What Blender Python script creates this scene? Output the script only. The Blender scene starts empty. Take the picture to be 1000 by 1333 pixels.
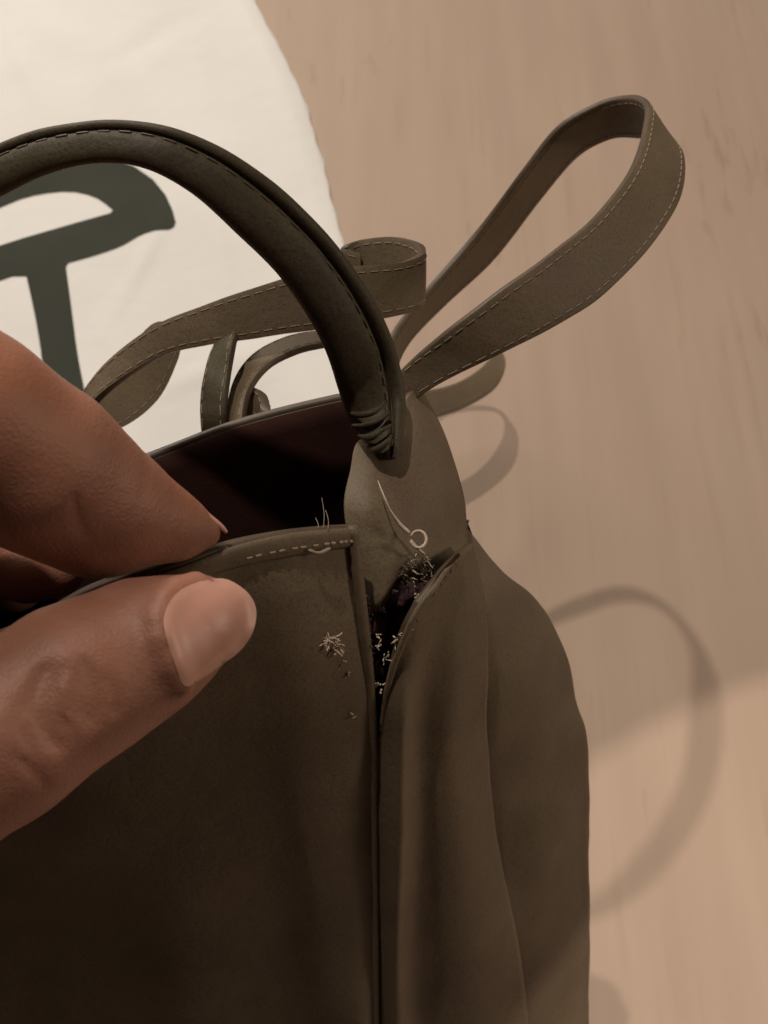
import bpy, bmesh, math, random
import numpy as np
from mathutils import Vector, Matrix
from mathutils.geometry import delaunay_2d_cdt
random.seed(4); rng = np.random.default_rng(4)
SC = bpy.context.scene
COL = SC.collection
# ------------------------------------------------------------------ camera, world, lamps, exposure
F, H, CC, SS = 1374.0, 400.0, .5, math.sqrt(.75)          # focal length in photo pixels; height of the lens above the floor in mm
def W(x, y, z):                                            # right / up / forward of the lens, mm -> world metres
    return Vector((x, y*SS+z*CC, H+y*CC-z*SS))*.001
def P(px, py, d):
    return W((px-500)/F*d, (666.5-py)/F*d, d)
cam_d = bpy.data.cameras.new('camera'); cam = bpy.data.objects.new('camera', cam_d); COL.objects.link(cam)
cam.location = (0, 0, H*.001); cam.rotation_euler = (math.radians(30), 0, 0)
cam_d.sensor_fit = 'HORIZONTAL'; cam_d.sensor_width = 36; cam_d.lens = 18*F/500
cam_d.clip_start = .005; cam_d.clip_end = 20
cam_d.dof.use_dof = True; cam_d.dof.focus_distance = .175; cam_d.dof.aperture_fstop = 60
SC.camera = cam
world = bpy.data.worlds.new('World'); SC.world = world; world.use_nodes = True
bg = world.node_tree.nodes['Background']; bg.inputs[0].default_value = (1, .74, .54, 1); bg.inputs[1].default_value = .030
def lamp(kind, name, loc, energy, color, **k):
    l = bpy.data.lights.new(name, kind); l.energy = energy; l.color = color
    for a, v in k.items(): setattr(l, a, v)
    o = bpy.data.objects.new(name, l); COL.objects.link(o); o.location = loc
    return o
def aim(o, t):
    o.rotation_euler = (Vector(t)-o.location).to_track_quat('-Z', 'Y').to_euler()
WARM = (1, .86, .72)
lamp('POINT', 'bedside_lamp', W(-108, 450, -250), 9.0, WARM, shadow_soft_size=.007)
a = lamp('AREA', 'ceiling_lamp', (-.55, 1.15, .95), 15, (1, .89, .77), shape='DISK', size=.8); aim(a, (0, .25, 0))
b = lamp('SPOT', 'floor_edge_spot', (.35, -.18, 1.1), 22, (1, .84, .70), spot_size=math.radians(31), spot_blend=.008, shadow_soft_size=.006)  # added spot; its cone edge draws the bright boundary on the floor
aim(b, (.252, -.142, 0))
d_ = lamp('AREA', 'side_fill', (1.25, .10, .5), 4.2, (1, .80, .62), shape='DISK', size=.25); aim(d_, (0, 0, .15))  # added fill from the right to brighten the side panel
SC.view_settings.view_transform = 'Standard'; SC.view_settings.look = 'None'; SC.view_settings.exposure = -.03; SC.view_settings.gamma = 1

# ------------------------------------------------------------------ materials
def mat(name, stops, scale=30, detail=4, rough=.6, bump=(), stretch=(1, 1, 1), spec=.5, speck=None, sss=0, mott=None, sheen=0):
    m = bpy.data.materials.new(name); m.use_nodes = True; N = m.node_tree.nodes; Lk = m.node_tree.links
    B = N['Principled BSDF']; B.inputs['Roughness'].default_value = rough; B.inputs['Specular IOR Level'].default_value = spec
    tc = N.new('ShaderNodeTexCoord'); mp = N.new('ShaderNodeMapping'); mp.inputs['Scale'].default_value = stretch
    Lk.new(tc.outputs['Object'], mp.inputs[0])
    nz = N.new('ShaderNodeTexNoise'); nz.inputs['Scale'].default_value = scale; nz.inputs['Detail'].default_value = detail
    Lk.new(mp.outputs[0], nz.inputs[0])
    cr = N.new('ShaderNodeValToRGB'); el = cr.color_ramp.elements
    el[0].position, el[0].color = stops[0][0], (*stops[0][1], 1); el[1].position, el[1].color = stops[-1][0], (*stops[-1][1], 1)
    for p, c in stops[1:-1]:
        e = el.new(p); e.color = (*c, 1)
    Lk.new(nz.outputs[0], cr.inputs[0]); out = cr.outputs[0]
    def overlay(out, sc, det, lo, hi, col, fac, mode='MIX', vec=None):
        n2 = N.new('ShaderNodeTexNoise'); n2.inputs['Scale'].default_value = sc; n2.inputs['Detail'].default_value = det
        Lk.new(vec or tc.outputs['Object'], n2.inputs[0])
        mr = N.new('ShaderNodeMapRange'); mr.inputs[1].default_value = lo; mr.inputs[2].default_value = hi; mr.inputs[4].default_value = fac
        Lk.new(n2.outputs[0], mr.inputs[0])
        mx = N.new('ShaderNodeMix'); mx.data_type = 'RGBA'; mx.blend_type = mode; mx.inputs[7].default_value = (*col, 1)
        Lk.new(mr.outputs[0], mx.inputs[0]); Lk.new(out, mx.inputs[6]); return mx.outputs[2]
    if mott:
        for args in mott: out = overlay(out, *args)
    if speck: out = overlay(out, *speck)
    Lk.new(out, B.inputs['Base Color'])
    prev = None
    for sc, det, st, dist, kind in bump:
        if kind == 'v':
            t = N.new('ShaderNodeTexVoronoi'); t.feature = 'DISTANCE_TO_EDGE'; t.inputs['Scale'].default_value = sc; o = t.outputs[0]; Lk.new(tc.outputs['Object'], t.inputs[0])
        else:
            t = N.new('ShaderNodeTexNoise'); t.inputs['Scale'].default_value = sc; t.inputs['Detail'].default_value = det; o = t.outputs[0]
            Lk.new((mp.outputs[0] if kind == 's' else tc.outputs['Object']), t.inputs[0])
        bp = N.new('ShaderNodeBump'); bp.inputs['Strength'].default_value = st; bp.inputs['Distance'].default_value = dist
        Lk.new(o, bp.inputs['Height'])
        if prev: Lk.new(prev, bp.inputs['Normal'])
        prev = bp.outputs[0]
    if prev: Lk.new(prev, B.inputs['Normal'])
    if sss:
        B.inputs['Subsurface Weight'].default_value = sss; B.inputs['Subsurface Radius'].default_value = (1, .35, .18); B.inputs['Subsurface Scale'].default_value = .0025
    if sheen:
        B.inputs['Sheen Weight'].default_value = sheen; B.inputs['Sheen Roughness'].default_value = .5
    return m
LB = [(230, 6, .35, .0006, 'n'), (900, 2, .35, .0002, 'n'), (1900, 2, .3, .00012, 'v'), (60, 3, .3, .0012, 'n')]
leather = mat('taupe_leather', [(.3, (.108, .080, .049)), (.7, (.150, .113, .072))], 45, 5, .62, LB, spec=.35, speck=(2300, 3, .50, .68, (.05, .036, .026), .5),
              mott=[(38, 2, .5, .75, (.105, .085, .035), .5), (55, 2, .55, .8, (.115, .068, .062), .5)])
leather_shaded = mat('shaded_taupe_leather', [(.3, (.038, .030, .017)), (.7, (.062, .048, .028))], 45, 5, .6, LB, spec=.3, speck=(1900, 3, .50, .66, (.026, .018, .012), .7), mott=[(45, 2, .5, .7, (.05, .05, .018), .6)])  # bag leather darkened: shade on handle and upright strap put into the colour
lining = mat('dark_lining', [(.3, (.026, .011, .009)), (.7, (.046, .019, .015))], 60, 4, .9, [(1500, 2, .5, .0002, 'n')], spec=.1)
torn_lining = mat('torn_lining', [(.3, (.03, .012, .018)), (.7, (.09, .045, .05))], 120, 5, .85, [(500, 4, .9, .0008, 'n')], spec=.2)
edge_paint = mat('edge_paint', [(.3, (.05, .035, .022)), (.7, (.08, .056, .036))], 80, 3, .5, [(900, 2, .3, .0002, 'n')])
thread_m = mat('pale_thread', [(.3, (.42, .33, .25)), (.7, (.62, .5, .4))], 900, 2, .8, [(4000, 1, .5, .0001, 'n')])
stitch_m = mat('taupe_thread', [(.3, (.22, .17, .125)), (.7, (.30, .235, .18))], 900, 2, .8)
cotton = mat('white_cotton', [(.3, (.73, .725, .71)), (.7, (.79, .785, .775))], 12, 5, .95, [(1200, 2, .25, .0002, 'n'), (18, 3, .4, .005, 'n'), (70, 6, .35, .0015, 'n')], spec=.1)
print_m = mat('dark_print', [(.3, (.030, .037, .027)), (.7, (.046, .048, .038))], 16, 4, .8, [(1200, 2, .25, .0002, 'n')], spec=.2)
wood = mat('pale_wood', [(.25, (.405, .305, .240)), (.5, (.43, .327, .257)), (.8, (.465, .357, .283))], 9, 5, .55, [(60, 4, .12, .0005, 's')], stretch=(7, .55, 1), spec=.35,
           mott=[(5, 3, .4, .7, (.40, .295, .23), .5)])
skin = mat('brown_skin', [(.3, (.220, .100, .068)), (.7, (.305, .145, .101))], 90, 5, .52, [(900, 3, .35, .0002, 'n'), (1300, 1, .45, .00018, 'v'), (220, 5, .3, .0005, 'n')], sss=.15, spec=.32,
           mott=[(55, 3, .5, .75, (.30, .12, .06), .45), (70, 2, .55, .8, (.42, .19, .15), .5)])
nail_m = mat('fingernail', [(.3, (.45, .235, .185)), (.7, (.51, .285, .225))], 60, 2, .45, [(160, 2, .15, .0004, 'n')], sss=.3, spec=.45)
# wood grain: thin dark streaks
N = wood.node_tree.nodes; Lk = wood.node_tree.links; B = N['Principled BSDF']; src = B.inputs['Base Color'].links[0].from_socket
tc = N.new('ShaderNodeTexCoord'); mp = N.new('ShaderNodeMapping'); mp.inputs['Scale'].default_value = (60, 3.2, 1); mp.inputs['Rotation'].default_value = (0, 0, math.radians(-7)); Lk.new(tc.outputs['Object'], mp.inputs[0])
nz = N.new('ShaderNodeTexNoise'); nz.inputs['Scale'].default_value = 2.1; nz.inputs['Detail'].default_value = 5; nz.inputs['Roughness'].default_value = .6; Lk.new(mp.outputs[0], nz.inputs[0])
mr = N.new('ShaderNodeMapRange'); mr.inputs[1].default_value = .56; mr.inputs[2].default_value = .72; mr.inputs[4].default_value = .2; Lk.new(nz.outputs[0], mr.inputs[0])
mx = N.new('ShaderNodeMix'); mx.data_type = 'RGBA'; mx.inputs[7].default_value = (.29, .195, .13, 1)
Lk.new(mr.outputs[0], mx.inputs[0]); Lk.new(src, mx.inputs[6]); Lk.new(mx.outputs[2], B.inputs['Base Color'])

mp2 = N.new('ShaderNodeMapping'); mp2.inputs['Scale'].default_value = (150, 22, 1); mp2.inputs['Rotation'].default_value = (0, 0, math.radians(9)); Lk.new(tc.outputs['Object'], mp2.inputs[0])
nz2 = N.new('ShaderNodeTexNoise'); nz2.inputs['Scale'].default_value = 1.0; nz2.inputs['Detail'].default_value = 3; Lk.new(mp2.outputs[0], nz2.inputs[0])
nz3 = N.new('ShaderNodeTexNoise'); nz3.inputs['Scale'].default_value = 7; nz3.inputs['Detail'].default_value = 1; Lk.new(tc.outputs['Object'], nz3.inputs[0])
ad = N.new('ShaderNodeMath'); ad.operation = 'ADD'; Lk.new(nz2.outputs[0], ad.inputs[0]); Lk.new(nz3.outputs[0], ad.inputs[1])
mr2 = N.new('ShaderNodeMapRange'); mr2.inputs[1].default_value = 1.19; mr2.inputs[2].default_value = 1.34; mr2.inputs[4].default_value = .35; Lk.new(ad.outputs[0], mr2.inputs[0])
mx2 = N.new('ShaderNodeMix'); mx2.data_type = 'RGBA'; mx2.inputs[7].default_value = (.26, .165, .10, 1)
Lk.new(mr2.outputs[0], mx2.inputs[0]); Lk.new(mx.outputs[2], mx2.inputs[6]); Lk.new(mx2.outputs[2], B.inputs['Base Color'])

# ------------------------------------------------------------------ helpers
def link(name, verts, faces, mats, parent=None, smooth=True, fmat=None):
    me = bpy.data.meshes.new(name); me.from_pydata([tuple(v) for v in verts], [], [tuple(int(i) for i in f) for f in faces])
    for m in (mats if isinstance(mats, list) else [mats]): me.materials.append(m)
    if smooth: me.polygons.foreach_set('use_smooth', [True]*len(me.polygons))
    if fmat is not None: me.polygons.foreach_set('material_index', fmat)
    me.update(); o = bpy.data.objects.new(name, me); COL.objects.link(o); o.parent = parent
    return o
def tag(o, label=None, cat=None, kind=None, group=None):
    for k, v in (('label', label), ('category', cat), ('kind', kind), ('group', group)):
        if v: o[k] = v
    return o
def cat1(pts, n):                                          # Catmull-Rom through points, n samples
    pts = np.asarray(pts, float); m = len(pts)
    ext = np.concatenate([[2*pts[0]-pts[1]], pts, [2*pts[-1]-pts[-2]]])
    out = []
    for s in np.linspace(0, m-1, n):
        i = min(int(s), m-2); t = s-i; p0, p1, p2, p3 = ext[i:i+4]
        out.append(.5*((2*p1)+(-p0+p2)*t+(2*p0-5*p1+4*p2-p3)*t*t+(-p0+3*p1-3*p2+p3)*t**3))
    return np.array(out)
def grid_pts(rows, nu, nv):                                # rows: list of rows of 3-vectors -> nv x nu array
    R = np.array([cat1(r, nu) for r in rows]); return np.stack([cat1(R[:, j], nv) for j in range(nu)], 1)
def sheet(name, G, mats, parent=None, thick=1.2, noise=0, side=1):
    nv, nu = G.shape[:2]
    G = np.array(G)
    du = np.gradient(G, axis=1); dv = np.gradient(G, axis=0); n = np.cross(du, dv); n /= np.linalg.norm(n, axis=2, keepdims=True)+1e-12
    n *= side                                              # n points to the outside
    A = G; Bk = G-n*thick*.001
    verts = list(A.reshape(-1, 3))+list(Bk.reshape(-1, 3)); o = nu*nv; faces = []; fm = []
    for i in range(nv-1):
        for j in range(nu-1):
            a = i*nu+j; q = (a, a+1, a+nu+1, a+nu)
            faces.append(q if side > 0 else q[::-1]); fm.append(0)
            q = tuple(o+k for k in q); faces.append(q[::-1] if side > 0 else q); fm.append(1)
    ring = [j for j in range(nu)]+[i*nu+nu-1 for i in range(1, nv)]+[(nv-1)*nu+j for j in range(nu-2, -1, -1)]+[i*nu for i in range(nv-2, 0, -1)]
    for k in range(len(ring)):
        a, b_ = ring[k], ring[(k+1) % len(ring)]; faces.append((a, a+o, b_+o, b_) if side > 0 else (b_, b_+o, a+o, a)); fm.append(2)
    ob = link(name, verts, faces, mats, parent, fmat=fm)
    return ob
def tube(name, pts, r, m, parent=None, seg=8, n=None, kind=None, closed=False):
    """pts in world metres, r in mm (number or list)"""
    pts = np.asarray([tuple(p) for p in pts]); n = n or max(len(pts)*5, 8); C = cat1(pts, n)
    rr = np.full(n, r*.001) if np.isscalar(r) else cat1(np.array(r)[:, None]*.001, n)[:, 0]
    return link(name, *tube_geo(C, rr, seg), m, parent)
def tube_geo(C, rr, seg=8, off=0):
    n = len(C); T = np.gradient(C, axis=0); T /= np.linalg.norm(T, axis=1, keepdims=True)+1e-15
    up = np.array([.31, .45, .83]); X = np.cross(T[0], up); X /= np.linalg.norm(X); verts = []; faces = []
    for i in range(n):
        X = X-T[i]*X.dot(T[i]); X /= np.linalg.norm(X)+1e-15; Y = np.cross(T[i], X)
        for k in range(seg):
            a = 2*math.pi*k/seg; verts.append(C[i]+(X*math.cos(a)+Y*math.sin(a))*rr[i])
    for i in range(n-1):
        for k in range(seg):
            a = off+i*seg+k; b_ = off+i*seg+(k+1) % seg; faces.append((a, b_, b_+seg, a+seg))
    faces.append(tuple(off+k for k in range(seg))[::-1]); faces.append(tuple(off+(n-1)*seg+k for k in range(seg)))
    return verts, faces
def many_tubes(name, lines, m, parent, seg=6, kind='stuff'):
    V = []; Fc = []
    for pts, r in lines:
        pts = np.asarray([tuple(p) for p in pts]); n = max(len(pts)*4, 4) if len(pts) > 2 else 4
        v, f = tube_geo(cat1(pts, n), np.full(n, r*.001)*np.array([.6]+[1]*(n-2)+[.6]), seg, len(V)); V += v; Fc += f
    o = link(name, V, Fc, m, parent)
    if kind: o['kind'] = kind
    return o
def ribbon(name, pairs, parent, n=90, nw=7, thick=1.5, mats=None, crown=.35, stitch=(.12, .88), flip=1, sides=(1, -1)):
    """pairs: ((px,py,d),(px,py,d)) the two edges of a flat strap"""
    A = cat1([P(*p[0]) for p in pairs], n); Bq = cat1([P(*p[1]) for p in pairs], n)
    ph = rng.uniform(0, 6, 4); tt = np.arange(n)/n*len(pairs)
    wob = (np.sin(tt*2.1+ph[0])+.6*np.sin(tt*5.3+ph[1]))[:, None]*.006; wob2 = (np.sin(tt*2.6+ph[2])+.6*np.sin(tt*4.7+ph[3]))[:, None]*.006
    A, Bq = A+(Bq-A)*wob, Bq+(Bq-A)*wob2
    mid = (A+Bq)/2; T = np.gradient(mid, axis=0); T /= np.linalg.norm(T, axis=1, keepdims=True)+1e-12
    Wd = Bq-A; Nn = np.cross(T, Wd); Nn /= np.linalg.norm(Nn, axis=1, keepdims=True)+1e-12
    prof = []
    ws = np.linspace(0, 1, nw)
    for w in ws: prof.append((w, .5+crown*(1-(2*w-1)**2)*.3))
    for w in ws[::-1]: prof.append((w, -.5-crown*(1-(2*w-1)**2)*.3))
    k = len(prof); verts = []; faces = []; fm = []
    for i in range(n):
        for (w, h) in prof:
            e = .0003 if w in (0, 1) else 0
            verts.append(A[i]+Wd[i]*w+Nn[i]*h*thick*.001)
    for i in range(n-1):
        for j in range(k):
            a = i*k+j; b_ = i*k+(j+1) % k; faces.append((a, b_, b_+k, a+k)); fm.append(1 if j in (nw-1, k-1) else 0)
    faces.append(tuple(range(k))[::-1]); faces.append(tuple((n-1)*k+j for j in range(k))); fm += [1, 1]
    o = link(name, verts, faces, mats or [leather, edge_paint], parent, fmat=fm)
    bv = o.modifiers.new('round', 'BEVEL'); bv.width = .00035; bv.segments = 2; bv.limit_method = 'ANGLE'; bv.angle_limit = math.radians(55)
    if stitch:
        L = np.concatenate([[0], np.cumsum(np.linalg.norm(np.diff(mid, axis=0), axis=1))]); lines = []
        for w in stitch:
            for sd in sides:
                s = .001
                while s < L[-1]-.002:
                    q = []
                    for ds in (0, .0009, .0018):
                        f = np.interp(s+ds, L, np.arange(n)); i = min(int(f), n-2); t = f-i
                        c = (A[i]+Wd[i]*w)*(1-t)+(A[i+1]+Wd[i+1]*w)*t; nn = Nn[i]*(1-t)+Nn[i+1]*t
                        q.append(c+nn*sd*(.5+.08)*thick*.001)
                    lines.append((q, .11)); s += .0026
        many_tubes('stitching', lines, stitch_m, o, seg=4)
    return o

# ------------------------------------------------------------------ floor
fl = link('floor', [(-2.2, -1.4, 0), (2.2, -1.4, 0), (2.2, 2.6, 0), (-2.2, 2.6, 0)], [(0, 1, 2, 3)], wood, smooth=False)
tag(fl, 'pale wooden floor with faint grain', kind='structure')

# ------------------------------------------------------------------ dust bag lying on the floor, with its printed emblem
def floor_xy(px, py):
    x, y = (px-500)/F, (666.5-py)/F; Z = H/(SS-CC*y); w = W(x*Z, y*Z, Z); return w.x, w.y
EDGE = [(255, -160), (310, -40), (352, 40), (392, 120), (420, 210), (445, 310), (478, 430), (520, 600), (560, 760)]
edge_xy = np.array([floor_xy(*p) for p in EDGE]); edge_s = cat1(edge_xy, 60)
def cloth_z(x, y):
    e = np.interp(y, edge_s[::-1, 1], edge_s[::-1, 0]) - x   # distance in from the right edge
    h = .0036*min(1, max(0, e/.010))**.5
    w = 0
    for (cx, cy, ang, L, wd, am) in WR:
        dx, dy = x-cx, y-cy; u = dx*math.cos(ang)+dy*math.sin(ang); v = -dx*math.sin(ang)+dy*math.cos(ang)
        w += am*math.exp(-(v/wd)**2-(u/L)**2)
    w += .0009*math.sin(x*38+1.2*math.sin(y*24))*math.sin(y*29+2)
    return .0008+h+w*min(1, max(0, e/.012))
def wr(px, py, px2, py2, wd, am):
    a_, b_ = floor_xy(px, py), floor_xy(px2, py2)
    return ((a_[0]+b_[0])/2, (a_[1]+b_[1])/2, math.atan2(b_[1]-a_[1], b_[0]-a_[0]), math.hypot(b_[0]-a_[0], b_[1]-a_[1])/2, wd, am)
WR = [wr(215, 300, 150, 420, .004, .0016), (wr(60, 150, 20, 60, .006, .0016)), wr(230, 60, 330, 240, .010, .0012), wr(130, 100, 260, 20, .008, -.0012),
      wr(200, 520, 330, 470, .006, .0014), wr(280, 280, 300, 420, .006, .0012), wr(40, 20, 180, 120, .012, .0012), wr(370, 330, 420, 480, .005, .0011)]
V = []; Fc = []; nx, ny = 150, 150
y0, y1 = edge_xy[-1, 1], edge_xy[0, 1]
for i in range(ny):
    y = y0+(y1-y0)*i/(ny-1); xr = np.interp(y, edge_s[::-1, 1], edge_s[::-1, 0])+.0005*math.sin(y*130)+.0004*math.sin(y*310)
    for j in range(nx):
        t = j/(nx-1); x = xr-.36*(1-t)**1.5
        V.append((x, y, cloth_z(x, y) if 0 < i < ny-1 and j < nx-1 else .0004))
for i in range(ny-1):
    for j in range(nx-1):
        a = i*nx+j; Fc.append((a, a+1, a+nx+1, a+nx))
cloth = link('dust_bag', V, Fc, cotton)
tag(cloth, 'white cotton dust bag with a dark printed emblem, lying flat on the wooden floor', 'dust bag')
lines = []
for off in (.006,):
    ys = np.linspace(y0+.004, y1-.004, 210)
    for k in range(0, 208, 2):
        q = []
        for f in (0, .6, 1.2):
            y = np.interp(k+f, range(210), ys); x = np.interp(y, edge_s[::-1, 1], edge_s[::-1, 0])-off; q.append((x, y, cloth_z(x, y)+.0001))
        lines.append((q, .12))
many_tubes('stitching', lines, cotton, cloth, seg=4)
def inside(p, poly):
    x, y = p; c = False
    for i in range(len(poly)):
        (x1, y1_), (x2, y2_) = poly[i-1], poly[i]
        if (y1_ > y) != (y2_ > y) and x < (x2-x1)*(y-y1_)/(y2_-y1_)+x1: c = not c
    return c
def smooth_poly(groups, n=14):
    out = []
    for g in groups:
        q = cat1(g, n) if len(g) > 2 else np.array(g, float); out += [tuple(p) for p in q]
    return out
outer = smooth_poly([
    [(-420, 560), (-340, 400), (-210, 290), (-90, 240), (0, 226), (70, 212), (130, 211), (180, 227), (212, 255), (227, 284)],
    [(231, 299), (229, 305)], [(222, 309), (190, 314), (160, 330), (125, 342), (92, 351)],
    [(89, 356), (96, 410), (104, 470), (118, 540)], [(66, 545), (57, 470), (49, 420), (38, 368)],
    [(20, 368), (-60, 396), (-130, 425)], [(-190, 470), (-260, 590), (-300, 700)], [(-420, 700), (-430, 620)]])
hole = smooth_poly([[(-150, 380), (-60, 350), (20, 322), (90, 302), (146, 287)], [(150, 283), (128, 266), (95, 257), (55, 260), (15, 272), (-60, 310), (-150, 378)]])
pts = [Vector(p) for p in outer]+[Vector(p) for p in hole]; no, nh = len(outer), len(hole)
edges = [(i, (i+1) % no) for i in range(no)]+[(no+i, no+(i+1) % nh) for i in range(nh)]
for gx in range(-430, 240, 9):
    for gy in range(205, 700, 9):
        p = (gx+rng.uniform(-1, 1), gy+rng.uniform(-1, 1))
        if inside(p, outer) and not inside(p, hole): pts.append(Vector(p))
r = delaunay_2d_cdt(pts, edges, [], 0, 1e-4)
vs, fs = r[0], r[2]; V = []
for v in vs:
    x, y = floor_xy(v.x, v.y); V.append((x, y, cloth_z(x, y)+.00035))
fs2 = []
for f in fs:
    c = ((vs[f[0]].x+vs[f[1]].x+vs[f[2]].x)/3, (vs[f[0]].y+vs[f[1]].y+vs[f[2]].y)/3)
    if inside(c, outer) and not inside(c, hole):
        a_, b_, c_ = [Vector(V[k]) for k in f]
        fs2.append(f if (b_-a_).cross(c_-a_).z > 0 else f[::-1])
link('printed_emblem', V, fs2, print_m, cloth)

# ------------------------------------------------------------------ the bag
bag = bpy.data.objects.new('handbag', None); COL.objects.link(bag); bag.location = (0, 0, 0)
tag(bag, 'taupe leather shopping handbag with a torn side seam, standing on the wooden floor', 'handbag')
LM = [leather, lining, edge_paint]
def warp(G, amp=1.0, sc=.03, seed=0, keep_edges=True):
    from mathutils import noise
    nv, nu = G.shape[:2]; out = G.copy()
    du = np.gradient(G, axis=1); dv = np.gradient(G, axis=0); n = np.cross(du, dv); n /= np.linalg.norm(n, axis=2, keepdims=True)+1e-12
    for i in range(nv):
        for j in range(nu):
            v = noise.noise(Vector(G[i, j])/sc+Vector((seed, 0, 0)))+.4*noise.noise(Vector(G[i, j])/sc*2.7+Vector((seed, 5, 0)))
            out[i, j] += n[i, j]*v*amp*.001
    return out
# front panel
rim = [(-1500, 850, 176), (-900, 860, 174), (-500, 862, 171), (-150, 856, 163), (0, 826, 155), (120, 770, 150.5), (235, 735, 149), (300, 711, 153), (370, 694, 158), (430, 688, 164), (463, 686, 168)]
seam = [(463, 686, 168), (472, 760, 174), (481, 840, 182), (488, 910, 191), (491, 1000, 203), (493, 1150, 225), (494, 1333, 257), (496, 1500, 294), (498, 1642, 326)]
def shf(p): return (p[0], p[1], p[2]-float(np.interp(p[1], [700, 840, 1000, 1333, 1500, 1642], [0, 4, 8, 15, 13, 0])))
def campt(p): return np.array([(p[0]-500)/F*p[2], (666.5-p[1])/F*p[2], p[2]])
rimc = [campt(p) for p in rim]; seamc = [campt(shf(p)) for p in seam]
rows = []
for k, sp in enumerate(seamc):
    row = []; s = k/(len(seamc)-1)
    for i, t in enumerate(rimc):
        ideal_top = np.array([t[0], -3., 165.]); off = t-ideal_top
        vec = sp-seamc[0]; dist = abs(t[0]-rimc[-1][0])
        length = np.linalg.norm(vec)
        base = ideal_top+np.array([vec[0]*math.exp(-dist/25), vec[1], vec[2]])
        fade = math.exp(-length/60) if i < len(rimc)-1 else 1
        p_ = base+off*fade
        if i == len(rimc)-1: p_ = sp
        fold = 0
        if 0 < k: fold = 2.2*math.sin(dist*.16+length*.012)*math.exp(-length/140)*min(1, dist/12)
        if i < len(rimc)-1: p_ = p_+np.array([0, -.6, -.8])*fold
        row.append(p_)
    rows.append(row)
G = grid_pts([[W(*p) for p in r_] for r_ in rows], 120, 110)
G = warp(G, .7, .028, 3)
front = sheet('front_panel', G, LM, bag, 1.6, side=-1)
# folded hem along the top edge of the front panel
def onfront(i, j, lift):                                    # a point lifted off the front panel grid
    i0, j0 = int(i), int(j); p0 = G[i0, j0]; n = np.cross(G[i0, min(j0+1, 119)]-G[i0, j0-1], G[i0+1, j0]-G[max(i0-1, 0), j0]); n /= np.linalg.norm(n)
    if n.dot(np.array(W(0, 0, 0))-p0) < 0: n = -n
    return p0+n*lift*.001
hem = []
hv = 6
Hs = np.zeros((hv, 120, 3))
gi = np.linspace(0, 5.2, hv)
for j in range(120):
    for a in range(hv):
        jj = min(max(j, 1), 118); Hs[a, j] = onfront(gi[a], jj, 0.1+.75*math.sin(min(1, (hv-1-a)/1.5)*math.pi/2)*(1 if a else .6))
        if j in (0, 119): Hs[a, j] += G[int(gi[a]), j]-G[int(gi[a]), jj]
hemo = sheet('rim_hem', Hs, [leather, leather, edge_paint], front, .7, side=-1)
# dashes of stitching on the hem
lines = []
for j in np.arange(86, 117, 2.6):
    j0 = int(j); q = [onfront(3, j0, .9)*(1-t)+onfront(3, j0+1, .9)*t for t in (0, .7, 1.3)]
    lines.append((q, .2 if j < 104 else .3))
many_tubes('stitching', lines, stitch_m, front, seg=5)
# rolled seam bead down the right edge of the front panel
tube('seam_bead', [P(x-5, y, d-.9) for x, y, d in map(shf, seam)], [1.0]*3+[.85]*6, leather, front, seg=10, n=60)
# side panel, lower front half
def rowsP(rs): return [[P(*shf(p)) for p in r_] for r_ in rs]
g2 = rowsP([
 [(547, 786, 178), (566, 762, 179), (585, 738, 181), (600, 722, 184), (614, 708, 190)],
 [(528, 824, 180), (548, 806, 181), (574, 790, 184), (603, 780, 189), (632, 786, 197)],
 [(506, 884, 187), (532, 872, 186), (560, 866, 191), (598, 866, 196), (637, 872, 206)],
 [(495, 950, 196), (526, 944, 192), (546, 944, 201), (592, 948, 205), (634, 958, 217)],
 [(494, 1100, 216), (522, 1096, 210), (544, 1096, 221), (598, 1100, 225), (650, 1106, 240)],
 [(494, 1250, 241), (518, 1248, 236), (540, 1248, 246), (610, 1250, 250), (680, 1256, 266)],
 [(495, 1420, 276), (520, 1420, 272), (548, 1420, 279), (620, 1420, 284), (696, 1424, 300)],
 [(498, 1642, 328), (530, 1640, 330), (560, 1638, 335), (640, 1630, 345), (716, 1620, 357)]])
side = sheet('side_panel', warp(grid_pts(g2, 46, 110), .35, .02, 9), LM, bag, 1.3, side=-1)
tube('torn_edge', [P(*shf(p)) for p in ((598, 723, 182.5), (582, 741, 180.3), (566, 764, 178.5), (548, 787, 178), (529, 824, 180), (507, 885, 187), (496, 950, 196))], [.3, .4, .5, .55, .55, .6, .4], leather, side, seg=8, n=40)
# rear half of the side panel, turned away
g3 = rowsP([
 [(570, 650, 204), (585, 660, 205), (596, 670, 206), (606, 682, 207)],
 [(580, 715, 199), (604, 718, 201), (630, 727, 207), (655, 742, 214)],
 [(612, 790, 199), (640, 780, 204), (670, 780, 214), (700, 786, 226)],
 [(615, 875, 208), (650, 860, 212), (695, 855, 222), (738, 852, 236)],
 [(612, 960, 219), (650, 950, 221), (700, 935, 230), (750, 915, 245)],
 [(618, 1040, 231), (650, 1030, 233), (705, 1005, 240), (765, 968, 253)],
 [(628, 1110, 243), (660, 1106, 246), (710, 1100, 252), (767, 1095, 268)],
 [(655, 1260, 268), (684, 1256, 270), (722, 1250, 277), (767, 1240, 292)],
 [(670, 1424, 302), (700, 1424, 304), (732, 1420, 312), (768, 1410, 326)],
 [(690, 1622, 359), (716, 1620, 360), (740, 1614, 366), (770, 1600, 376)]])
sheet('side_panel', warp(grid_pts(g3, 40, 110), .7, .022, 21), LM, bag, 1.3, side=-1)
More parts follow.
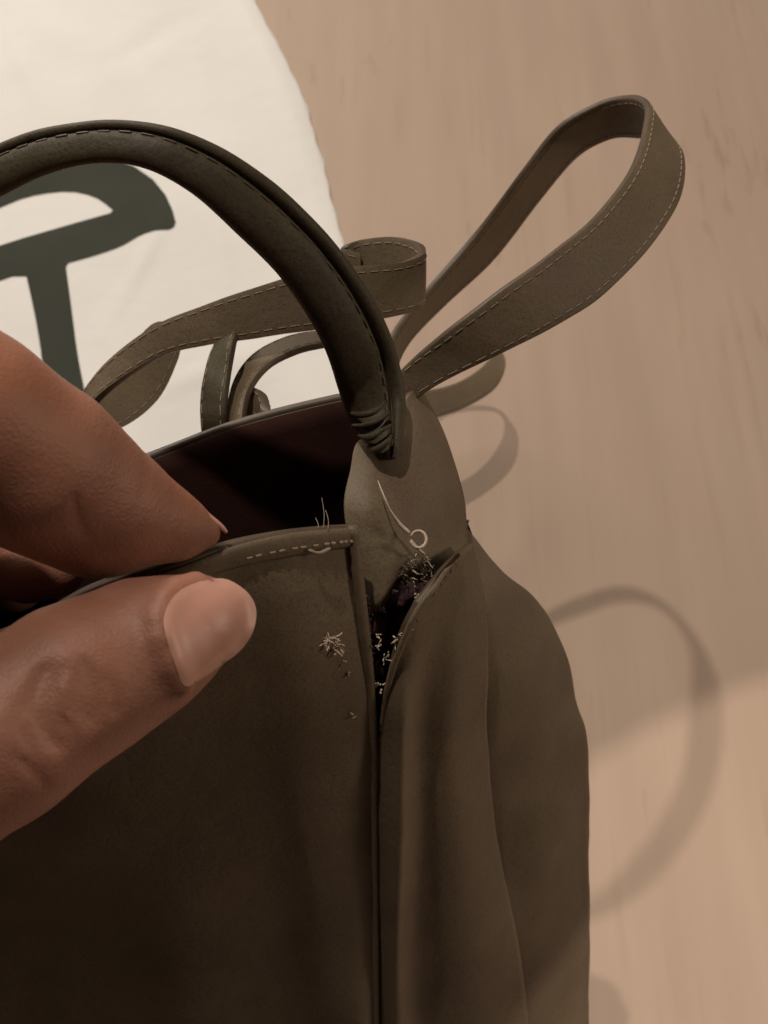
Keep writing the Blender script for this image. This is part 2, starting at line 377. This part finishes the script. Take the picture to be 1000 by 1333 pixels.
# upper side flap with the torn lower edge
g1 = rowsP([
 [(500, 562, 190), (515, 540, 191), (530, 516, 193), (538, 507, 196), (546, 503, 200)],
 [(466, 574, 185), (492, 574, 185), (518, 570, 187), (546, 562, 191), (574, 554, 200)],
 [(456, 612, 181), (488, 614, 181), (522, 614, 184), (558, 610, 190), (592, 602, 201)],
 [(448, 652, 178), (484, 656, 177), (524, 658, 180), (564, 656, 187), (605, 648, 200)],
 [(452, 694, 177), (486, 698, 176), (526, 702, 179), (566, 702, 186), (608, 696, 199)],
 [(462, 735, 178), (492, 738, 177), (524, 724, 179), (560, 724, 184), (612, 722, 197)],
 [(476, 782, 180), (496, 778, 179), (522, 742, 180), (548, 744, 183), (606, 740, 196)],
 [(484, 800, 182), (500, 790, 181), (520, 756, 182), (544, 768, 184), (600, 760, 197)]])
G1 = warp(grid_pts(g1, 60, 70), .35, .015, 31)
for j in range(60):                                           # ragged torn edge
    k = (random.random()-.5)*1.4+.8*math.sin(j*1.3) if 2 < j < 42 else 0
    G1[-1, j] += (G1[-1, j]-G1[-3, j])*k
flap = sheet('side_flap', G1, [leather, lining, edge_paint], bag, 1.2, side=-1)
# back panel
rb = [(-1500, 900, 205), (-900, 860, 202), (-400, 770, 197), (-50, 685, 192), (185, 600, 192), (310, 553, 195), (440, 520, 198), (500, 512, 199), (545, 506, 200)]
sb = [(545, 506, 202), (598, 655, 212), (634, 735, 220), (682, 792, 232), (728, 865, 243), (740, 925, 252), (752, 978, 260), (754, 1100, 276), (755, 1240, 300), (756, 1410, 334), (758, 1600, 384)]
rc = [campt(p) for p in rb]; sc_ = [campt(shf(p)) for p in sb]; rows = []
for k, sp in enumerate(sc_):
    vec = sp-sc_[0]; rows.append([t+np.array([vec[0]*math.exp(-abs(t[0]-rc[-1][0])/60)*1.0, vec[1], vec[2]]) for t in rc])
GB = grid_pts([[W(*p) for p in r_] for r_ in rows], 90, 70)
back = sheet('back_panel', warp(GB, .5, .03, 41), LM, bag, 1.6, side=1)
tube('rim_binding', [P(x, y-1, d-.4) for x, y, d in rb[2:8]], 1.0, edge_paint, back, seg=8, n=70)
# base and far side
GF = G
base = [[Vector(GF[-1, -1-i*24 if i < 4 else 0]) for i in range(5)], [Vector(GB[-1, -1-i*18 if i < 4 else 0]) for i in range(5)]]
sheet('base', grid_pts(base, 30, 6), LM, bag, 1.6, side=1)
far = [[Vector(GF[i, 0]), (Vector(GF[i, 0])+Vector(GB[int(i*69/109), 0]))/2+Vector((.012, 0, 0)), Vector(GB[int(i*69/109), 0])] for i in (0, 36, 72, 109)]
sheet('side_panel', grid_pts(far, 14, 20), LM, bag, 1.3, side=1)
# lining that shows through the tear
gl = rowsP([
 [(455, 700, 186), (500, 705, 187), (550, 715, 188), (600, 735, 196)],
 [(462, 760, 187), (505, 770, 190), (548, 768, 187), (590, 775, 192)],
 [(470, 830, 190), (505, 830, 196), (530, 830, 194), (570, 830, 194)],
 [(476, 900, 197), (495, 900, 203), (512, 905, 202), (545, 900, 202)],
 [(480, 960, 206), (495, 960, 209), (505, 960, 209), (525, 960, 209)]])
sheet('lining', warp(grid_pts(gl, 50, 50), 1.6, .007, 5), [torn_lining, lining, lining], bag, .5, side=-1)
tube('torn_lining_shred', [P(486, 792, 181), P(497, 806, 183), P(494, 823, 184), P(503, 836, 186)], [.9, 1.3, 1.0, .4], torn_lining, bag, seg=7, n=20)
tube('torn_lining_shred', [P(520, 790, 182), P(531, 775, 182), P(548, 768, 181.5), P(560, 757, 181)], [.5, 1.3, 1.2, .5], torn_lining, bag, seg=7, n=20)

# carry handle: rolled, with a piped outer seam
def handle(name, pairs, parent, n=120):
    A = cat1([P(*p[0]) for p in pairs], n); Bq = cat1([P(*p[1]) for p in pairs], n); mid = (A+Bq)/2
    T = np.gradient(mid, axis=0); T /= np.linalg.norm(T, axis=1, keepdims=True); Wd = Bq-A; wl = np.linalg.norm(Wd, axis=1, keepdims=True); Nn = np.cross(T, Wd); Nn /= np.linalg.norm(Nn, axis=1, keepdims=True)
    prof = [(0, 0), (.015, .09), (.05, .14), (.12, .17), (.20, .15), (.235, .10), (.25, .035), (.265, .10), (.30, .17), (.38, .215), (.50, .235), (.64, .24), (.78, .23), (.90, .19), (.97, .11), (1, 0)]
    prof = prof+[(w, -h) for w, h in prof[-2:0:-1]]
    k = len(prof); V = []; Fc = []
    from mathutils import noise
    for i in range(n):
        for (w, h) in prof:
            v = A[i]+Wd[i]*w+Nn[i]*h*min(wl[i, 0], .0105)
            V.append(v+Nn[i]*.00025*noise.noise(Vector(v)*160)*(1 if h > 0 else -1))
    for i in range(n-1):
        for j in range(k):
            a = i*k+j; b_ = i*k+(j+1) % k; Fc.append((a, b_, b_+k, a+k))
    Fc.append(tuple(range(k))[::-1]); Fc.append(tuple((n-1)*k+j for j in range(k)))
    o = link(name, V, Fc, leather_shaded, parent)
    L = np.concatenate([[0], np.cumsum(np.linalg.norm(np.diff(mid, axis=0), axis=1))]); lines = []
    for sd in (1, -1):
        s = .002
        while s < L[-1]-.003:
            q = []
            for ds in (0, .0009, .0018):
                f = np.interp(s+ds, L, np.arange(n)); i = min(int(f), n-2); t = f-i
                q.append((A[i]+Wd[i]*.32)*(1-t)+(A[i+1]+Wd[i+1]*.32)*t+Nn[i]*sd*.188*min(wl[i, 0], .0105))
            lines.append((q, .15)); s += .003
    many_tubes('stitching', lines, edge_paint, o, seg=4)
    return o
hp = [((-330, 640, 196), (-260, 640, 196)), ((-310, 480, 185), (-240, 490, 185)), ((-220, 340, 170), (-170, 390, 170)), ((-80, 232, 159), (-70, 298, 159)), ((0, 188, 155), (6, 252, 155)), ((65, 166, 153), (68, 224, 153)), ((140, 157, 152), (130, 212, 152)),
      ((212, 163, 152), (190, 220, 152)), ((285, 190, 154), (250, 252, 154)), ((352, 234, 158), (308, 304, 158)), ((410, 288, 164), (362, 358, 164)),
      ((456, 343, 170), (402, 414, 170)), ((492, 400, 176), (426, 462, 176)), ((515, 455, 182), (440, 506, 182)), ((528, 515, 184.5), (454, 545, 185)), ((525, 556, 181.5), (476, 572, 183)), ((521, 580, 180.3), (486, 590, 181.5)), ((516, 597, 180.3), (492, 599, 181))]
hd = handle('carry_handle', hp, bag)
WRAPS = [[(456, 538, 183.4), (470, 540, 180.2), (488, 534, 179.6), (503, 522, 180.6)], [(460, 552, 183.2), (474, 555, 179.8), (492, 548, 179), (507, 536, 180)], [(468, 566, 182.6), (482, 570, 179.2), (497, 562, 178.4), (509, 551, 179.2)], [(480, 580, 182), (490, 584, 178.8), (502, 577, 178), (510, 568, 178.6)]]
for w_ in WRAPS:
    w2 = [P(x+random.uniform(-1.5, 1.5), y+random.uniform(-2, 2), d+random.uniform(-.3, .3)) for x, y, d in w_]
    tube('handle_wrap', w2, [.3]+[random.uniform(.45, .7) for _ in w2[2:]]+[.25], leather_shaded, hd, seg=8, n=26)

# shoulder straps
def pr(lst): return [((a, b_, d1), (c, e, d2)) for a, b_, d1, c, e, d2 in lst]
ribbon('shoulder_strap', pr([   # big loop to the right
 (478, 600, 211, 540, 606, 212), (482, 560, 224, 522, 580, 226), (492, 510, 244, 515, 536, 254), (500, 470, 255, 512, 492, 269), (516, 428, 261, 529, 448, 275), (560, 374, 269, 578, 396, 283), (620, 304, 270, 640, 338, 284), (680, 225, 262, 703, 258, 276), (725, 168, 256, 748, 205, 268), (775, 136, 250, 790, 181, 260), (815, 125, 243, 828, 178, 251), (841, 134, 233, 868, 184, 239), (838, 168, 222, 889, 207, 228), (822, 218, 209, 882, 262, 215), (780, 276, 200, 845, 322, 206), (722, 325, 194, 788, 380, 200), (660, 371, 190, 730, 420, 196), (600, 416, 190, 665, 453, 194), (555, 451, 193, 600, 484, 195), (524, 480, 196, 548, 516, 196), (505, 505, 199, 520, 545, 199)]), bag, n=150)
ribbon('shoulder_strap', pr([   # long strap lying across to the left, curled at both ends
 (470, 330, 226, 470, 390, 228), (448, 322, 226, 452, 380, 228), (470, 312, 228, 474, 372, 230), (515, 309, 226, 518, 372, 228), (546, 318, 220, 546, 385, 222), (546, 332, 214, 545, 400, 216), (515, 343, 210, 518, 411, 212), (465, 346, 208, 462, 420, 210),
 (400, 356, 208, 400, 431, 210), (340, 372, 208, 335, 440, 210), (270, 396, 209, 270, 449, 210), (200, 426, 211, 212, 463, 211), (140, 474, 214, 155, 497, 212), (106, 520, 218, 118, 532, 214), (104, 532, 222, 118, 556, 224), (122, 512, 229, 160, 556, 232), (152, 470, 234, 205, 520, 238), (180, 440, 236, 230, 470, 240), (203, 420, 238, 242, 440, 240), (232, 424, 240, 275, 430, 242)]), bag, n=170)
ribbon('shoulder_strap', pr([   # short upright length over the back rim
 (296, 425, 217, 318, 420, 217), (281, 450, 210, 306, 445, 206), (268, 485, 206, 300, 482, 204), (263, 520, 205, 295, 522, 202), (264, 560, 205, 294, 564, 203), (270, 640, 214, 296, 642, 212)]), bag, n=50, mats=[leather_shaded, edge_paint])
ribbon('shoulder_strap', pr([   # arch behind it
 (440, 430, 222, 440, 448, 218), (412, 433, 221, 416, 451, 216), (370, 442, 219, 384, 459, 214), (330, 464, 216, 349, 478, 211), (306, 498, 211, 326, 508, 206), (298, 540, 206, 318, 546, 201), (300, 580, 203, 320, 584, 200)]), bag, n=60)
ribbon('shoulder_strap', pr([   # small curl beside the arch
 (318, 512, 207, 318, 545, 206), (330, 505, 209, 330, 542, 208), (342, 513, 207, 342, 548, 206), (346, 530, 203, 345, 560, 202), (340, 545, 201, 338, 575, 200)]), bag, n=40)
ribbon('shoulder_strap', pr([   # low loop behind the side panel, close to the floor
 (490, 560, 207, 545, 566, 208), (480, 605, 232, 542, 622, 232), (482, 612, 290, 530, 640, 290), (476, 590, 345, 506, 632, 345), (474, 556, 380, 502, 598, 380), (502, 530, 396, 522, 568, 396), (542, 513, 405, 562, 546, 405), (581, 504, 412, 603, 531, 412), (614, 489, 420, 642, 508, 420), (638, 468, 432, 657, 482, 428), (640, 454, 442, 654, 462, 436), (622, 456, 450, 634, 450, 446), (590, 470, 456, 596, 458, 452), (550, 492, 456, 556, 480, 452), (508, 530, 440, 512, 508, 436), (492, 580, 395, 498, 550, 391), (500, 610, 320, 520, 580, 320), (505, 600, 250, 550, 590, 250), (500, 570, 209, 548, 572, 210)]), bag, n=170, thick=2)

# loose and broken threads
tube('loose_thread', [P(492, 626, 175), P(500, 646, 173.5), P(508, 664, 174), P(520, 682, 175.5), P(533, 694, 176)], [.10, .16, .18, .36, .34], thread_m, bag, seg=7, n=30)
ringp = [P(545+10*math.cos(a), 702+11*math.sin(a), 176.5+1.0*math.sin(a*.5)) for a in np.linspace(math.radians(200), math.radians(530), 12)]
tube('loose_thread', ringp+[P(546, 716, 177), P(553, 722, 178)], .26, thread_m, bag, seg=7, n=44)
lines = []
def frizz(cx, cy, d, n, sp, L, r_=.1):
    for _ in range(max(2, int(n*.42))):
        x, y = cx+random.gauss(0, sp), cy+random.gauss(0, sp); a_ = random.uniform(0, 6.28); q = [P(x, y, d)]
        for k in range(3):
            a_ += random.uniform(-.5, .5); x += math.cos(a_)*L/3; y += math.sin(a_)*L/3; q.append(P(x, y, d+random.uniform(-.6, .4)))
        lines.append((q, r_*random.uniform(.6, 1.4)))
for x_, y_, d_0, n_, sp_, L_, r_ in ((550, 730, 179, 26, 4.5, 9, .09), (542, 778, 179.5, 8, 2.5, 6, .2), (522, 822, 177.5, 18, 3.5, 9, .10), (515, 836, 178, 14, 3, 9, .12), (500, 858, 180, 12, 3, 8, .1), (493, 896, 183, 12, 3, 6, .16),
        (486, 840, 176.5, 9, 2.5, 8, .09), (560, 750, 179.5, 12, 4, 8, .07), (538, 748, 179, 20, 6, 9, .07), (497, 830, 178, 10, 3, 8, .08)): frizz(x_, y_, d_0, n_, sp_, L_, r_)
many_tubes('frayed_threads', lines, thread_m, bag, seg=5)
lines = []
def onpx(px, py, lift):                                      # point of the front panel seen at this photo pixel
    Gc = G.reshape(-1, 3)*1000; yy, zz = Gc[:, 1], Gc[:, 2]-H; yc = yy*SS+zz*CC; zc = yy*CC-zz*SS
    d = (500+Gc[:, 0]/zc*F-px)**2+(666.5-yc/zc*F-py)**2; return zc[np.argmin(d)]-lift
for (x_, y_, n_, sp_, L_, r_) in ((427, 834, 16, 2.6, 12, .12), (436, 841, 14, 3, 12, .10), (460, 932, 2, 2, 5, .15), (447, 868, 2, 4, 7, .1), (455, 880, 1, 2, 6, .1)): frizz(x_, y_, onpx(x_, y_, .5), int(n_*3.2), sp_, L_, r_)
many_tubes('lint', lines, thread_m, front, seg=5)
lines = []
EDGES = [[(484, 790), (500, 776), (512, 752), (530, 738), (548, 744), (566, 742)], [(598, 724), (566, 764), (546, 790), (528, 824), (507, 884)], [(476, 775), (480, 820), (486, 890)]]
for e_, d_0 in zip(EDGES, ((179, 179, 179, 179, 181, 183), (182, 177.5, 176.5, 177, 182), (174.5, 176.5, 183))):
    for _ in range(70):
        f_ = random.uniform(0, len(e_)-1.001); k = int(f_); t = f_-k; x = e_[k][0]*(1-t)+e_[k+1][0]*t; y = e_[k][1]*(1-t)+e_[k+1][1]*t; dd = d_0[k]*(1-t)+d_0[k+1]*t
        a_ = random.uniform(0, 6.28); L_ = random.uniform(3, 8)
        lines.append(([P(x, y, dd), P(x+math.cos(a_)*L_*.5, y+math.sin(a_)*L_*.5, dd-.3), P(x+math.cos(a_+.6)*L_, y+math.sin(a_+.6)*L_, dd-.2)], random.uniform(.06, .16)))
many_tubes('leather_fuzz', lines, edge_paint, bag, seg=4)
lines = []
for x0, y0_, x1, y1_ in ((421, 690, 419, 648), (427, 690, 424, 664), (414, 692, 411, 674)):
    lines.append(([P(x0, y0_, 163), P((x0+x1)/2+2, (y0_+y1_)/2, 164), P(x1, y1_, 165)], .06))
lines.append(([P(402, 716, 160.3), P(415, 720, 161.3), P(430, 714, 162.6)], .3))
many_tubes('loose_thread', lines, stitch_m, front, seg=5)
tube('crease_shade', [P(597, 722, 181.5), P(584, 736, 179.5), P(572, 750, 178.4), P(565, 764, 177), P(556, 772, 177)], .35, lining, bag, seg=6, n=24)  # dark line laid along the crease to draw its shade

# ------------------------------------------------------------------ the hand (one continuous surface, from a signed distance field)
def C(px, py, d): return np.array([(px-500)/F*d, (666.5-py)/F*d, d])
def R_(rpx, d): return rpx/F*d
lo = np.array([-205., -95., 96.]); hi = np.array([-12., 60., 216.]); h = .65
nx_, ny_, nz_ = [int(v) for v in np.ceil((hi-lo)/h)]
D = np.full((nx_, ny_, nz_), 60., np.float32)
ax = [lo[i]+h*np.arange(n_) for i, n_ in enumerate((nx_, ny_, nz_))]
def capsule(p, q, ra, rb, k, mode='add', pad=None):
    pad = pad or (max(ra, rb)+k+4); mn = np.minimum(p, q)-pad; mxx = np.maximum(p, q)+pad
    sl = []
    for i in range(3):
        a_ = max(0, int((mn[i]-lo[i])/h)); b_ = min(D.shape[i], int((mxx[i]-lo[i])/h)+1)
        if b_ <= a_: return
        sl.append(slice(a_, b_))
    X, Y, Z = np.meshgrid(ax[0][sl[0]], ax[1][sl[1]], ax[2][sl[2]], indexing='ij')
    d = sdcap(X, Y, Z, p, q, ra, rb); cur = D[tuple(sl)]
    D[tuple(sl)] = comb(cur, d, k, mode)
def sdcap(X, Y, Z, p, q, ra, rb):
    v = q-p; L2 = v.dot(v)+1e-9; t = np.clip(((X-p[0])*v[0]+(Y-p[1])*v[1]+(Z-p[2])*v[2])/L2, 0, 1)
    return np.sqrt((X-p[0]-v[0]*t)**2+(Y-p[1]-v[1]*t)**2+(Z-p[2]-v[2]*t)**2)-(ra+(rb-ra)*t)
def comb(cur, d, k, mode):
    if mode == 'add':
        hh = np.clip(.5+.5*(cur-d)/k, 0, 1); return cur*(1-hh)+d*hh-k*hh*(1-hh)
    hh = np.clip(.5-.5*(cur+d)/k, 0, 1); return cur*(1-hh)+(-d)*hh+k*hh*(1-hh)
def chain(pts, k=2.5, join=.4):
    global D
    keep = D; D = np.full(keep.shape, 60., np.float32)
    for (p, ra), (q, rb) in zip(pts[:-1], pts[1:]): capsule(np.array(p, float), np.array(q, float), ra-.12*k, rb-.12*k, k)
    D = comb(keep, D, join, 'add')
thumb = [(C(258, 808, 141), R_(64, 141)), (C(205, 835, 139.5), R_(83, 139)), (C(150, 866, 137.5), R_(91, 137)), (C(92, 893, 135), R_(104, 135)), (C(0, 957, 131), R_(112, 131)), (C(-130, 1045, 127), R_(118, 127)),
         (np.array([-82., -47., 128.]), 13.), (np.array([-112., -44., 134.]), 15.5), (np.array([-140., -26., 140.]), 17.)]
index = [(C(268, 693, 151), R_(23, 151)), (C(232, 685, 149), R_(37, 149)), (C(190, 672, 146), R_(53, 146)), (C(135, 650, 142), R_(78, 142)), (C(60, 602, 136), R_(98, 136)), (C(-40, 543, 130), R_(112, 130)),
         (C(-160, 470, 126), R_(122, 126)), (np.array([-84., 19., 121.]), 12.), (np.array([-106., 8., 122.]), 13.), (np.array([-150., -16., 136.]), 15.)]
middle = [(C(72, 738, 171), 5.2), (C(40, 733, 171), 6.4), (C(-10, 715, 171), 7.4), (np.array([-78., 12., 168.]), 8.6), (np.array([-94., 20., 156.]), 9.5), (np.array([-110., 12., 140.]), 12.), (np.array([-150., -14., 146.]), 14.)]
ringf = [(np.array([-66., -12., 188.]), 6.2), (np.array([-78., 2., 190.]), 7.6), (np.array([-96., 18., 180.]), 8.6), (np.array([-114., 10., 158.]), 11.), (np.array([-150., -14., 156.]), 13.)]
pinky = [(np.array([-80., -14., 198.]), 5.4), (np.array([-90., -2., 200.]), 6.6), (np.array([-103., 9., 192.]), 7.4), (np.array([-118., 4., 172.]), 9.5), (np.array([-150., -16., 164.]), 12.)]
for ch, k_ in ((thumb, 3.5), (index, 4), (middle, 2.2), (ringf, 2.2), (pinky, 2.2)): chain(ch, k_)
capsule(np.array([-125., -12., 140.]), np.array([-170., -28., 150.]), 17., 19., 9)
capsule(np.array([-110., -18., 128.]), np.array([-95., -22., 127.]), 9., 6., 9)        # web between thumb and index
capsule(np.array([-165., -28., 150.]), np.array([-230., -48., 158.]), 20., 24., 8)
# pulp of the index tip and the pad at its joint
capsule(C(170, 686, 146), C(225, 696, 149), R_(42, 146), R_(22, 149), 4)
capsule(C(110, 692, 143), C(30, 640, 137), R_(44, 143), R_(60, 137), 8)
# nail outline (photo pixels) and nail fold
NO = np.array([(262, 756), (238, 766), (221, 783), (213, 806), (217, 832), (227, 862), (240, 893), (262, 884), (288, 866), (312, 848), (328, 826), (334, 800), (329, 780), (314, 764), (291, 753)], float)
def depth_at(px, py, lo_=118., hi_=160.):
    t = np.linspace(lo_, hi_, 300); g = (np.stack([(px-500)/F*t, (666.5-py)/F*t, t], 1)-lo)/h
    g = np.clip(g, 0, np.array(D0.shape)-1.001); i0 = g.astype(int); f = g-i0; d = 0
    for cx in (0, 1):
        for cy in (0, 1):
            for cz in (0, 1):
                d = d+D0[i0[:, 0]+cx, i0[:, 1]+cy, i0[:, 2]+cz]*np.abs(1-cx-f[:, 0])*np.abs(1-cy-f[:, 1])*np.abs(1-cz-f[:, 2])
    i = np.where(d < 0)[0]
    return t[i[0]] if len(i) else t[np.argmin(d)]-.3
D0 = D.copy()
fold = [C(p[0]-7*(1 if i < 6 else 0), p[1], depth_at(p[0]-7, p[1])+.35) for i, p in enumerate(NO[:7])]
for a_, b_ in zip(fold[:-1], fold[1:]): capsule(a_, b_, 1.15, 1.15, 1.8)
# creases over the thumb joint
def crease(pts, r=.34, k=.8):
    q = [C(x, y, depth_at(x, y)-.12) for x, y in pts]; q = [np.array(v) for v in cat1(q, len(q)*3)]
    for a_, b_ in zip(q[:-1], q[1:]): capsule(a_, b_, r, r, k, 'sub')
crease([(62, 868), (48, 890), (46, 920), (58, 952), (80, 975)], .5); crease([(110, 862), (124, 885), (128, 915), (118, 945)], .45)
crease([(84, 866), (72, 892), (74, 925), (92, 955)], .25); crease([(98, 872), (104, 900), (102, 930)], .2)
crease([(140, 880), (150, 905), (148, 930)], .1, .8); crease([(70, 880), (62, 905), (66, 935), (78, 960)], .3); crease([(112, 880), (116, 905), (108, 935)], .3); crease([(30, 905), (28, 940), (42, 975)], .22); crease([(20, 985), (50, 1010), (60, 1030)], .12)
for _ in range(5):
    x, y = random.gauss(92, 26), random.gauss(915, 30); a_ = random.uniform(.9, 2.2); l = random.uniform(7, 16)
    crease([(x-math.cos(a_)*l, y-math.sin(a_)*l), (x+2, y), (x+math.cos(a_)*l, y+math.sin(a_)*l)], .1, .5)
D0 = D.copy()
crease([(112, 700), (100, 672), (98, 645)], .1, .8)
def surface_nets(D):
    S = D < 0
    nx, ny, nz = D.shape
    c = np.zeros((nx-1, ny-1, nz-1), np.int8)
    for dx in (0, 1):
        for dy in (0, 1):
            for dz in (0, 1): c += S[dx:nx-1+dx, dy:ny-1+dy, dz:nz-1+dz]
    act = (c > 0) & (c < 8); idx = np.full(act.shape, -1, np.int64); ii = np.argwhere(act); idx[act] = np.arange(len(ii))
    acc = np.zeros((len(ii), 3)); cnt = np.zeros(len(ii))
    cor = [(0, 0, 0), (1, 0, 0), (0, 1, 0), (1, 1, 0), (0, 0, 1), (1, 0, 1), (0, 1, 1), (1, 1, 1)]
    for a in range(8):
        for b in range(a+1, 8):
            A_, B_ = np.array(cor[a]), np.array(cor[b])
            if abs(A_-B_).sum() != 1: continue
            va = D[tuple((ii+A_).T)]; vb = D[tuple((ii+B_).T)]; m = (va < 0) != (vb < 0)
            t = np.where(m, va/(va-vb+1e-12), 0)[:, None]; acc += np.where(m[:, None], A_+(B_-A_)*t, 0); cnt += m
    v = ii+acc/cnt[:, None]; quads = []
    for axis in range(3):
        o1, o2 = [(1, 2), (2, 0), (0, 1)][axis]
        s0 = [slice(None)]*3; s1 = [slice(None)]*3; s0[axis] = slice(0, -1); s1[axis] = slice(1, None)
        ch = S[tuple(s0)] != S[tuple(s1)]; e = np.argwhere(ch)
        e = e[(e[:, o1] > 0) & (e[:, o2] > 0) & (e[:, o1] < D.shape[o1]-1) & (e[:, o2] < D.shape[o2]-1)]
        u1 = np.zeros(3, int); u1[o1] = 1; u2 = np.zeros(3, int); u2[o2] = 1
        q = np.stack([idx[tuple((e-u1-u2).T)], idx[tuple((e-u2).T)], idx[tuple(e.T)], idx[tuple((e-u1).T)]], 1)
        fl_ = S[tuple(e.T)]; q[~fl_] = q[~fl_][:, ::-1]; quads.append(q)
    return v, np.concatenate(quads)
v, q = surface_nets(D); v = v*h+lo
q = q[(q >= 0).all(1)]
Vw = np.stack([v[:, 0], v[:, 1]*SS+v[:, 2]*CC, H+v[:, 1]*CC-v[:, 2]*SS], 1)*.001
person = link('person', Vw, q, skin)
tag(person, 'hand with a bare thumb and forefinger pinching the top edge of the taupe handbag', 'person')
sm = person.modifiers.new('smooth', 'SMOOTH'); sm.factor = .5; sm.iterations = 2
# thumbnail plate
cen = np.array([276, 818.]); nr, na = 12, 60
NOs = cat1(np.vstack([NO, NO[:1]]), na+1)[:-1]; V = []; Fc = []
for k in range(nr+1):
    for a_ in range(na):
        p = cen+(NOs[a_]-cen)*(k/nr); d = depth_at(*p); lift = .75 if k < nr-1 else (.6 if k < nr else .1)
        V.append(C(p[0], p[1], d-lift))
V = np.array(V).reshape(nr+1, na, 3)
for _ in range(5):                                            # relax the plate so that it is evenly curved
    V[1:-1] = .5*V[1:-1]+.125*(V[:-2]+V[2:]+np.roll(V[1:-1], 1, 1)+np.roll(V[1:-1], -1, 1)); V[0] = V[1].mean(0)
V = [W(*p) for p in V.reshape(-1, 3)]
for k in range(nr):
    for a_ in range(na):
        b_ = (a_+1) % na; Fc.append((k*na+a_, k*na+b_, (k+1)*na+b_, (k+1)*na+a_))
nl = link('fingernail', V, Fc, nail_m, person)
# thin visible edge of the forefinger's nail
tube('fingernail', [P(247, 655, 148), P(262, 665, 149), P(277, 677, 150), P(288, 686, 151), P(295, 693, 151.5)], [.2, .45, .5, .45, .25], nail_m, person, seg=8, n=24)
